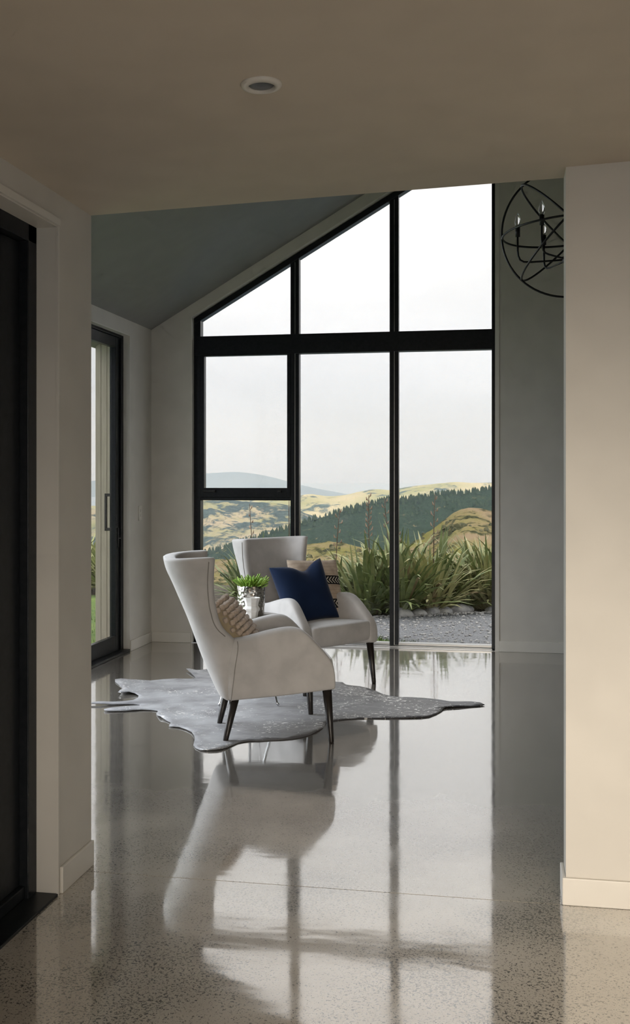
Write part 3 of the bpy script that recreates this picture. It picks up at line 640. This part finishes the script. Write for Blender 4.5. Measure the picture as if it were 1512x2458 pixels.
for k in range(6):
    a = R(60 * k); c_, s_ = math.cos(a), math.sin(a); rr = .268
    pts = [(.02 * c_, .02 * s_, -.153)] + [(q * c_, q * s_, z) for q, z in ((.12, -.156), (.20, -.157), (.235, -.154), (.255, -.142), (.265, -.12), (rr, -.09), (rr, -.014))]
    arm = MB().tube(pts, .0052, 8).build('arm', 'iron', ch, True)
    MB().lathe([(.0, -.016), (.0125, -.016), (.0125, .038), (.0, .038)], (rr * c_, rr * s_, 0), cap0=False, cap1=False, n=14).build('candle_sleeve', 'iron', arm, True)
    MB().lathe([(.011, .038), (.0145, .05), (.0155, .062), (.013, .082), (.008, .1), (.003, .113), (.0, .116)], (rr * c_, rr * s_, 0), cap0=True, cap1=False, n=16).build('candle_bulb', 'bulb', arm, True)

# ------------------------------------------------------------------ garden
GZ = -.10
gv = MB().box(-40, 40, WY + .16, 14.6, GZ - .3, GZ - .004).build('ground', 'soil'); struct(gv, 'dark planting soil behind the gravel', 'ground')
lawn_loop = [(-.50, 8.90), (-.56, 9.2), (-.78, 9.49), (-1.0, 9.68), (-1.2, 9.80), (-1.9, 10.0), (-2.8, 10.4), (-3.6, 11.4), (-4.6, 12.6), (-7, 13.6), (-14, 15.5), (-22, 14), (-22, 2), (-3.40, 2), (-3.40, 8.60), (-3.40, 8.90), (-2, 8.90)]
lawn = sheet('lawn', [Vector(p) for p in lawn_loop], 1.2, lambda x, y: GZ + .012, .05, 'lawn'); struct(lawn, 'green lawn outside the sliding door and window', 'lawn')
gr_loop = [(-.48, 8.86), (-.54, 9.2), (-.76, 9.50), (-.98, 9.69), (-1.19, 9.81), (-1.9, 10.02), (-2.8, 10.42), (-3.3, 10.9), (-2.4, 11.3), (-1.6, 11.38), (-1.2, 11.52), (-.8, 11.75), (-.3, 12.0), (.4, 12.3), (1.2, 12.35), (8, 12.2), (8, 8.86)]
grv = sheet('gravel_bed', [Vector(p) for p in gr_loop], .35, lambda x, y: GZ + .006 + .008 * noise.noise(Vector((x * 2, y * 2, 0))), .05, 'gravel'); struct(grv, 'pale grey gravel strip outside the tall window', 'gravel')
random.seed(11)
def pebble_blob(c, r, seed):
    bm = bmesh.new(); bmesh.ops.create_icosphere(bm, subdivisions=1, radius=1)
    rot = Matrix.Rotation(seed * 1.7, 3, 'Z'); vs = []
    for v in bm.verts:
        p = rot @ Vector((v.co.x * 1.2, v.co.y, v.co.z * .7)); p *= 1 + .25 * noise.noise(p + Vector((seed, 0, 0))); vs.append(Vector(c) + p * r)
    fs = [tuple(v.index for v in f.verts) for f in bm.faces]; bm.free(); return vs, fs
pe = MB()
for i in range(1700):
    x = random.uniform(-1.9, .6); y = random.uniform(8.95, 12.2)
    if random.random() < .4: x = random.uniform(-1.7, .5); y = interp([(-1.7, 11.36), (-1.2, 11.5), (-.8, 11.72), (-.3, 11.98), (.5, 12.28)], x) + random.gauss(0, .06)
    if inside((x, y), gr_loop): pe.add(*pebble_blob((x, y, GZ + .010), random.uniform(.008, .020), i))
tag(pe.build('gravel_stones', 'pebble', None), 'loose grey stones scattered over the gravel', 'gravel', kind='stuff')
rocks = [(-1.12, 11.55, .10, 'flat bluish rock at the gravel edge left of the slim mullion'), (-.80, 11.82, .085, 'round pale grey rock under the flax right of the slim mullion'), (-.70, 11.90, .09, 'low dark grey rock beside the round pale one'), (-.50, 12.03, .10, 'pale round boulder at the gravel edge near the window middle'), (-.42, 12.10, .07, 'small grey rock behind the pale round boulder'), (-.94, 11.66, .07, 'low grey rock at the gravel edge beside the slim mullion'), (-.16, 12.14, .06, 'small stone at the gravel edge nearest the right window frame')]
for i, (x, y, r, lab) in enumerate(rocks):
    bm = bmesh.new(); bmesh.ops.create_icosphere(bm, subdivisions=3, radius=r)
    for v in bm.verts:
        p = v.co.copy(); p.x *= 1.35; p.z *= .75; p *= 1 + .22 * noise.noise(v.co / r * .9 + Vector((i * 5, 0, 0))); v.co = p
    me = bpy.data.meshes.new('garden_rock'); bm.to_mesh(me); bm.free(); me.polygons.foreach_set('use_smooth', [True] * len(me.polygons)); me.materials.append(M['rock'])
    o = bpy.data.objects.new('garden_rock', me); COL.objects.link(o); o.location = (x, y, GZ + r * .22); o.rotation_euler = (0, 0, i * 1.3); tag(o, lab, 'rock', 'rocks along the gravel edge')
# lawn blades near the glass
gb = MB()
for i in range(5200):
    if i < 3200: x = random.uniform(-2.6, -.5); y = random.uniform(9.2, 10.1)
    else: x = random.uniform(-6.5, -3.45); y = random.uniform(9.0, 14.5)
    if not inside((x, y), lawn_loop): continue
    a = random.uniform(0, 6.28); hgt = random.uniform(.03, .07); wd = random.uniform(.003, .007); lx, ly = random.gauss(0, .02), random.gauss(0, .02)
    gb.add([(x - wd * math.cos(a), y - wd * math.sin(a), GZ), (x + wd * math.cos(a), y + wd * math.sin(a), GZ), (x + lx, y + ly, GZ + hgt)], [(0, 1, 2)])
go = mk('grass', gb.v, gb.f, 'lawn', None, fix=False); tag(go, 'short green grass blades on the lawn', 'grass', kind='stuff')

# flax clumps
def blade(Ln, bend, wd, droop, n=9):
    vs = []; x = z = 0; ang = 0
    for k in range(n + 1):
        t = k / n
        w_ = wd * min(1, .55 + t * 2.2) * (1 - max(0, (t - .55) / .45) ** 1.6) + .0012
        vs += [(x, -w_, z), (x - w_ * .45, 0, z - .0 * w_), (x, w_, z)]
        ang = bend * t + droop * max(0, t - .55) ** 1.5 * 4
        x += Ln / n * math.sin(ang); z += Ln / n * math.cos(ang)
    fs = []
    for k in range(n):
        a = k * 3; fs += [(a, a + 1, a + 4, a + 3), (a + 1, a + 2, a + 5, a + 4)]
    return vs, fs
BL = []
for prm in ((1, .15, .027, .1), (1, .35, .028, .3), (1, .25, .025, .9), (1, .6, .027, .5), (1, .08, .024, 0), (1, .45, .026, 1.5)):
    vs, fs = blade(*prm)
    for key in ('flax', 'flaxdry'):
        me = bpy.data.meshes.new('leaf'); me.from_pydata(vs, [], fs); me.update(); me.polygons.foreach_set('use_smooth', [True] * len(me.polygons)); me.materials.append(M[key]); BL.append((key, me))
def clump(px_, loc, ht, nl, stalks, label, spread=.95):
    t = empty('flax_clump', loc); tag(t, label, 'flax plant', 'flax plants beyond the window')
    core = MB()
    for i in range(nl * 4):
        a = random.uniform(0, 6.28); r = random.uniform(0, .16); q = ht * random.uniform(.35, .95); til = random.uniform(.05, 1.15); vs, fs = blade(q, random.uniform(.1, .6), .024, random.uniform(0, 1), 5)
        mt = Matrix.Translation((r * math.cos(a), r * math.sin(a), 0)) @ Matrix.Rotation(a + random.uniform(-.6, .6), 4, 'Z') @ Matrix.Rotation(til, 4, 'Y')
        core.add([mt @ Vector(v) for v in vs], fs)
    fo = mk('foliage', core.v, core.f, 'flax', t, True, fix=False); fo['kind'] = 'stuff'
    for i in range(nl):
        a = random.uniform(0, 6.28); r = random.uniform(0, .15); dry = random.random() < .10
        key, me = random.choice([b for b in BL if (b[0] == 'flaxdry') == dry]); o = bpy.data.objects.new('leaf', me); COL.objects.link(o); o.parent = t
        q = ht * random.uniform(.72, 1.12) * (0.85 if dry else 1); til = abs(random.gauss(0, .40)) * spread + (.5 if dry else 0)
        o.matrix_local = Matrix.Translation((r * math.cos(a), r * math.sin(a), 0)) @ Matrix.Rotation(a + random.uniform(-.5, .5), 4, 'Z') @ Matrix.Rotation(til, 4, 'Y') @ Matrix.Rotation(random.uniform(-.5, .5), 4, 'Z') @ Matrix.Diagonal((q, random.uniform(.85, 1.25), q, 1))
    for hh, lx, dense in stalks:
        p = [(lx * s_ ** 1.5 + .01 * math.sin(s_ * 5), .02 * math.sin(s_ * 3), hh * s_) for s_ in [i / 10 for i in range(11)]]
        st = MB().tube(p, [.009 - .005 * i / 10 for i in range(11)], 6).build('flower_stalk', 'stalk', t, True)
        for k in range(dense):
            f_ = .62 + .38 * k / dense; i0 = f_ * 10; a_ = Vector(p[min(9, int(i0))]).lerp(Vector(p[min(10, int(i0) + 1)]), i0 - int(i0))
            sd_i = 1 if k % 2 else -1; d = Vector((sd_i * random.uniform(.03, .075) * (1.3 - f_), random.uniform(-.05, .05), random.uniform(.0, .03)))
            pm = MB().tube([a_, a_ + d * .6, a_ + d, a_ + d + Vector((sd_i * .008, 0, .035))], [.003, .003, .010, .003], 6); pm.build('seed_pod', 'pod', st, True)
random.seed(21)
CL = [((-2.52, 12.1), .78, 20, [(1.28, .02, 0)], 'flax clump seen left of the far armchair back'),
      ((-3.05, 12.5), .80, 16, [(1.22, -.03, 6)], 'flax clump half hidden behind the front armchair'),
      ((-1.95, 11.85), .62, 16, [(1.18, .10, 8)], 'low flax clump behind the far armchair and its cushions'),
      ((-1.52, 11.72), .86, 30, [(1.34, .02, 16)], 'dense flax clump just right of the far armchair'),
      ((-1.18, 11.78), 1.00, 34, [(1.22, -.03, 10)], 'tall flax clump left of the slim mullion'),
      ((-.82, 12.0), .92, 32, [(1.35, .05, 8)], 'tall flax clump right of the slim mullion'),
      ((-.50, 12.35), .70, 30, [], 'drooping flax clump in the middle of the right pane'),
      ((-.16, 12.45), .92, 34, [], 'flax clump beside the right window frame'),
      ((.22, 12.6), .95, 22, [], 'flax clump at the far right behind the window frame'),
      ((-1.35, 12.5), .90, 16, [(1.30, -.06, 8)], 'flax clump in the back row left of the slim mullion'),
      ((-.34, 13.0), .90, 16, [], 'flax clump in the back row of the right pane'),
      ((-5.15, 13.3), .95, 26, [], 'flax clump at the lawn edge seen through the sliding door'),
      ((-5.75, 13.6), .95, 16, [], 'flax clump beyond the lawn next to the pier edge')]
for (x, y), ht, nl, stk, lab in CL: clump(0, (x, y, GZ), ht, int(nl * 1.45), stk, lab)

# ------------------------------------------------------------------ landscape
def hill(name, ridge, D0, D1, yf, m, label, amp=1, px0=-1700, px1=2700, step=12, rows=26, seed=0, cat='hill', pw=1.0):
    vs = []; fs = []; cols = int((px1 - px0) / step) + 1
    for k in range(-3, rows):
        for c_ in range(cols):
            px = px0 + c_ * step; ry = sinterp(ridge, px); fy = sinterp(yf, px)
            if k < 0: D = D0 * (1 + .09 * -k); y = ry + 3.0 * -k * -k
            else: t = k / (rows - 1); D = D0 + (D1 - D0) * t; y = ry + max(2, fy - ry) * t ** pw
            X = (px - 756) / 2500 * D; z = 1.4 - (y - 1155) / 2500 * D
            gx, gy = X * YC - D * YS, X * YS + D * YC
            q = Vector((gx, gy, seed * 100)) / (D0 * .035)
            fade = 1 if k > 0 else .25
            z += amp * D0 * .0022 * fade * (noise.fractal(q, 1.0, 2.0, 5) + .3 * noise.noise(q * 8))
            vs.append((gx, gy, z))
    R_ = rows + 3
    for k in range(R_ - 1):
        for c_ in range(cols - 1):
            a = k * cols + c_; fs.append((a, a + 1, a + cols + 1, a + cols))
    o = mk(name, vs, fs, m, None, True, fix=False); struct(o, label, cat); o['cols'] = cols; return o
def landmat(name, size, grass, bush, tan, cover=.5, gl=(.4, .6)):
    m = mat(name, grass, 1, spec=0); v = coords(m, (1 / size, 1 / size, 1 / size))
    c1_, n_ = noise_col(m, 1.3, grass, tan, .38, .62, 5, v)
    b1 = nd(m, 'ShaderNodeTexNoise', Scale=2.1, Detail=9, Roughness=.66, Distortion=.5); lk(m, v, b1.inputs['Vector'])
    b2 = nd(m, 'ShaderNodeTexNoise', Scale=14, Detail=4); lk(m, v, b2.inputs['Vector'])
    f = rng(m, math_(m, 'ADD', b1.outputs[0], math_(m, 'MULTIPLY', math_(m, 'SUBTRACT', b2.outputs[0], .5), .28)), 1 - cover - .035, 1 - cover + .035)
    cb2, n3 = noise_col(m, 22, [q * .6 for q in bush], [q * 1.5 for q in bush], .35, .65, 4, v)
    lk(m, mixc(m, f, c1_, cb2), bsdf(m).inputs['Base Color']); return m
M['mount'] = mat('far_mountain', (.10, .14, .18), 1, spec=0); c, n = noise_col(M['mount'], .0008, (.08, .12, .15), (.13, .17, .19)); lk(M['mount'], c, bsdf(M['mount']).inputs['Base Color'])
M['h1'] = landmat('far_pasture', 260, (.26, .26, .11), (.04, .065, .05), (.42, .37, .22), .45)
M['h1b'] = landmat('valley_side', 210, (.20, .21, .085), (.04, .058, .052), (.32, .27, .18), .52)
M['h2'] = landmat('forest_ridge', 60, (.15, .145, .06), (.02, .034, .02), (.17, .13, .085), .66)
M['h3'] = landmat('near_hillside', 26, (.145, .14, .05), (.04, .043, .024), (.20, .155, .10), .46)
M['pine'] = mat('pine_needles', (.02, .04, .025), .9, spec=.1); c, n = noise_col(M['pine'], .25, (.014, .03, .02), (.04, .06, .03)); lk(M['pine'], c, bsdf(M['pine']).inputs['Base Color'])
sea = mk('sea', [(-90000, 300, -190), (90000, 300, -190), (90000, 90000, -190), (-90000, 90000, -190)], [(0, 1, 2, 3)], 'sea', None); struct(sea, 'hazy blue sea beyond the hills', 'sea')
hill('mountain_range', [(-1700, 1150), (-300, 1165), (150, 1160), (300, 1146), (430, 1138), (500, 1136), (560, 1133), (600, 1136), (640, 1143), (690, 1155), (740, 1168), (800, 1180), (860, 1190), (1000, 1195), (1600, 1190), (2700, 1180)], 14000, 12500, [(-1700, 1196), (2700, 1200)], 'mount', 'pale blue mountains on the horizon', .25, rows=10, seed=1, step=8)
hill('far_hill', [(-1700, 1215), (0, 1215), (300, 1212), (480, 1200), (600, 1196), (717, 1189), (745, 1186), (790, 1191), (830, 1187), (870, 1178), (905, 1174), (935, 1176), (960, 1172), (1010, 1165), (1060, 1160), (1100, 1157), (1140, 1159), (1183, 1158), (1400, 1150), (2700, 1160)], 4200, 3700, [(-1700, 1285), (480, 1280), (720, 1262), (900, 1235), (1100, 1215), (2700, 1220)], 'h1', 'far cream and green pasture hills below the sky', .8, seed=2, step=6)
hill('valley_slope', [(-1700, 1230), (100, 1232), (230, 1222), (300, 1226), (420, 1212), (520, 1200), (600, 1205), (690, 1212), (740, 1235), (800, 1250), (900, 1275), (1200, 1290), (2700, 1300)], 2600, 2150, [(-1700, 1350), (480, 1325), (620, 1310), (760, 1300), (900, 1310), (2700, 1330)], 'h1b', 'valley side of bush and pasture below the casement', 1.6, seed=3, step=6)
h2 = hill('forest_ridge', [(-1700, 1400), (200, 1380), (430, 1345), (520, 1322), (610, 1292), (700, 1266), (720, 1258), (800, 1234), (870, 1216), (930, 1202), (960, 1203), (1010, 1195), (1060, 1188), (1110, 1185), (1183, 1175), (1400, 1165), (2700, 1180)], 1300, 1050, [(-1700, 1480), (400, 1440), (620, 1390), (800, 1360), (950, 1335), (1183, 1290), (2700, 1290)], 'h2', 'dark forested ridge rising to the right', 1.0, seed=4, step=6, rows=34)
hill('hillside', [(-1700, 1430), (300, 1405), (500, 1345), (600, 1340), (720, 1308), (800, 1303), (850, 1310), (900, 1318), (950, 1316), (1000, 1300), (1050, 1262), (1090, 1230), (1115, 1220), (1140, 1219), (1183, 1226), (1300, 1235), (2700, 1240)], 420, 210, [(-1700, 1560), (2700, 1560)], 'h3', 'near tan and green hillside behind the flax', 1.6, seed=5, step=6, rows=50, pw=1.25)
# pines on the ridge, uncountable
pn_ = MB(); random.seed(5); cols = h2['cols']; hv = h2.data.vertices
base_c = [(math.cos(i * 2.094), math.sin(i * 2.094)) for i in range(3)]
for i in range(5200):
    c_ = random.randint(0, cols - 1); px = -1700 + c_ * 6
    if not (380 < px < 1500) : continue
    k = 3 + int(abs(random.gauss(0, 6))) if random.random() < .75 else 3
    if px > 960 and k > 17: continue
    if k > 24: continue
    p = hv[k * cols + c_].co; nn_ = noise.noise(Vector((p.x, p.y, 0)) / 90)
    if nn_ < -.12 and k > 4: continue
    hgt = random.uniform(3.5, 7.5); r = hgt * random.uniform(.25, .42); x, y = p.x + random.uniform(-2, 2), p.y + random.uniform(-8, 8)
    pn_.add([(x + r * a, y + r * b, p.z - 1) for a, b in base_c] + [(x + r * .7 * a, y + r * .7 * b, p.z + hgt * .5) for a, b in base_c] + [(x, y, p.z + hgt)], [(0, 1, 4, 3), (1, 2, 5, 4), (2, 0, 3, 5), (3, 4, 6), (4, 5, 6), (5, 3, 6)])
po = mk('pine_forest', pn_.v, pn_.f, 'pine', None, fix=False); tag(po, 'dark pine forest along the ridge', 'forest', kind='stuff')
# low scrub on the near hillside
h3 = bpy.data.objects['hillside']; c3 = h3['cols']; hv = h3.data.vertices; sc_ = MB(); random.seed(9)
for i in range(2600):
    c_ = random.randint(0, c3 - 1); px = -1700 + c_ * 6
    if not (380 < px < 1400): continue
    k = random.randint(4, 44); p = hv[k * c3 + c_].co
    if noise.noise(Vector((p.x, p.y, 0)) / 22) < -.05: continue
    r = random.uniform(.5, 1.5); x, y = p.x + random.uniform(-1, 1), p.y + random.uniform(-3, 3); n6 = [(math.cos(j * 1.2566 + i), math.sin(j * 1.2566 + i)) for j in range(5)]
    sc_.add([(x + r * a, y + r * b, p.z - .4) for a, b in n6] + [(x + r * .8 * a * random.uniform(.7, 1.1), y + r * .8 * b, p.z + r * .55) for a, b in n6] + [(x, y, p.z + r * .9)],
        [(j, (j + 1) % 5, 5 + (j + 1) % 5, 5 + j) for j in range(5)] + [(5 + j, 5 + (j + 1) % 5, 10) for j in range(5)])
M['scrub'] = mat('scrub_leaves', (.05, .055, .03), .9, spec=.1); c, n = noise_col(M['scrub'], .6, (.03, .036, .02), (.10, .095, .055)); lk(M['scrub'], c, bsdf(M['scrub']).inputs['Base Color'])
so = mk('scrub_bushes', sc_.v, sc_.f, 'scrub', None, True, fix=False); tag(so, 'low scrub bushes dotted over the near hillside', 'bushes', kind='stuff')
# haze over the valley
hz = mk('valley_haze', *[(lambda b: (b.v, b.f))(MB().box(-30000, 30000, 200, 16000, -400, 900))][0], 'sea', None)
hm = bpy.data.materials.new('haze'); hm.use_nodes = True; t = hm.node_tree; t.nodes.clear()
o_ = t.nodes.new('ShaderNodeOutputMaterial'); vsn = t.nodes.new('ShaderNodeVolumeScatter'); vsn.inputs['Color'].default_value = (.62, .80, 1, 1); vsn.inputs['Density'].default_value = 9e-5; vsn.inputs['Anisotropy'].default_value = 0
t.links.new(vsn.outputs[0], o_.inputs['Volume']); hz.data.materials.clear(); hz.data.materials.append(hm)
tag(hz, 'thin bluish haze over the distant hills', 'haze', kind='stuff')
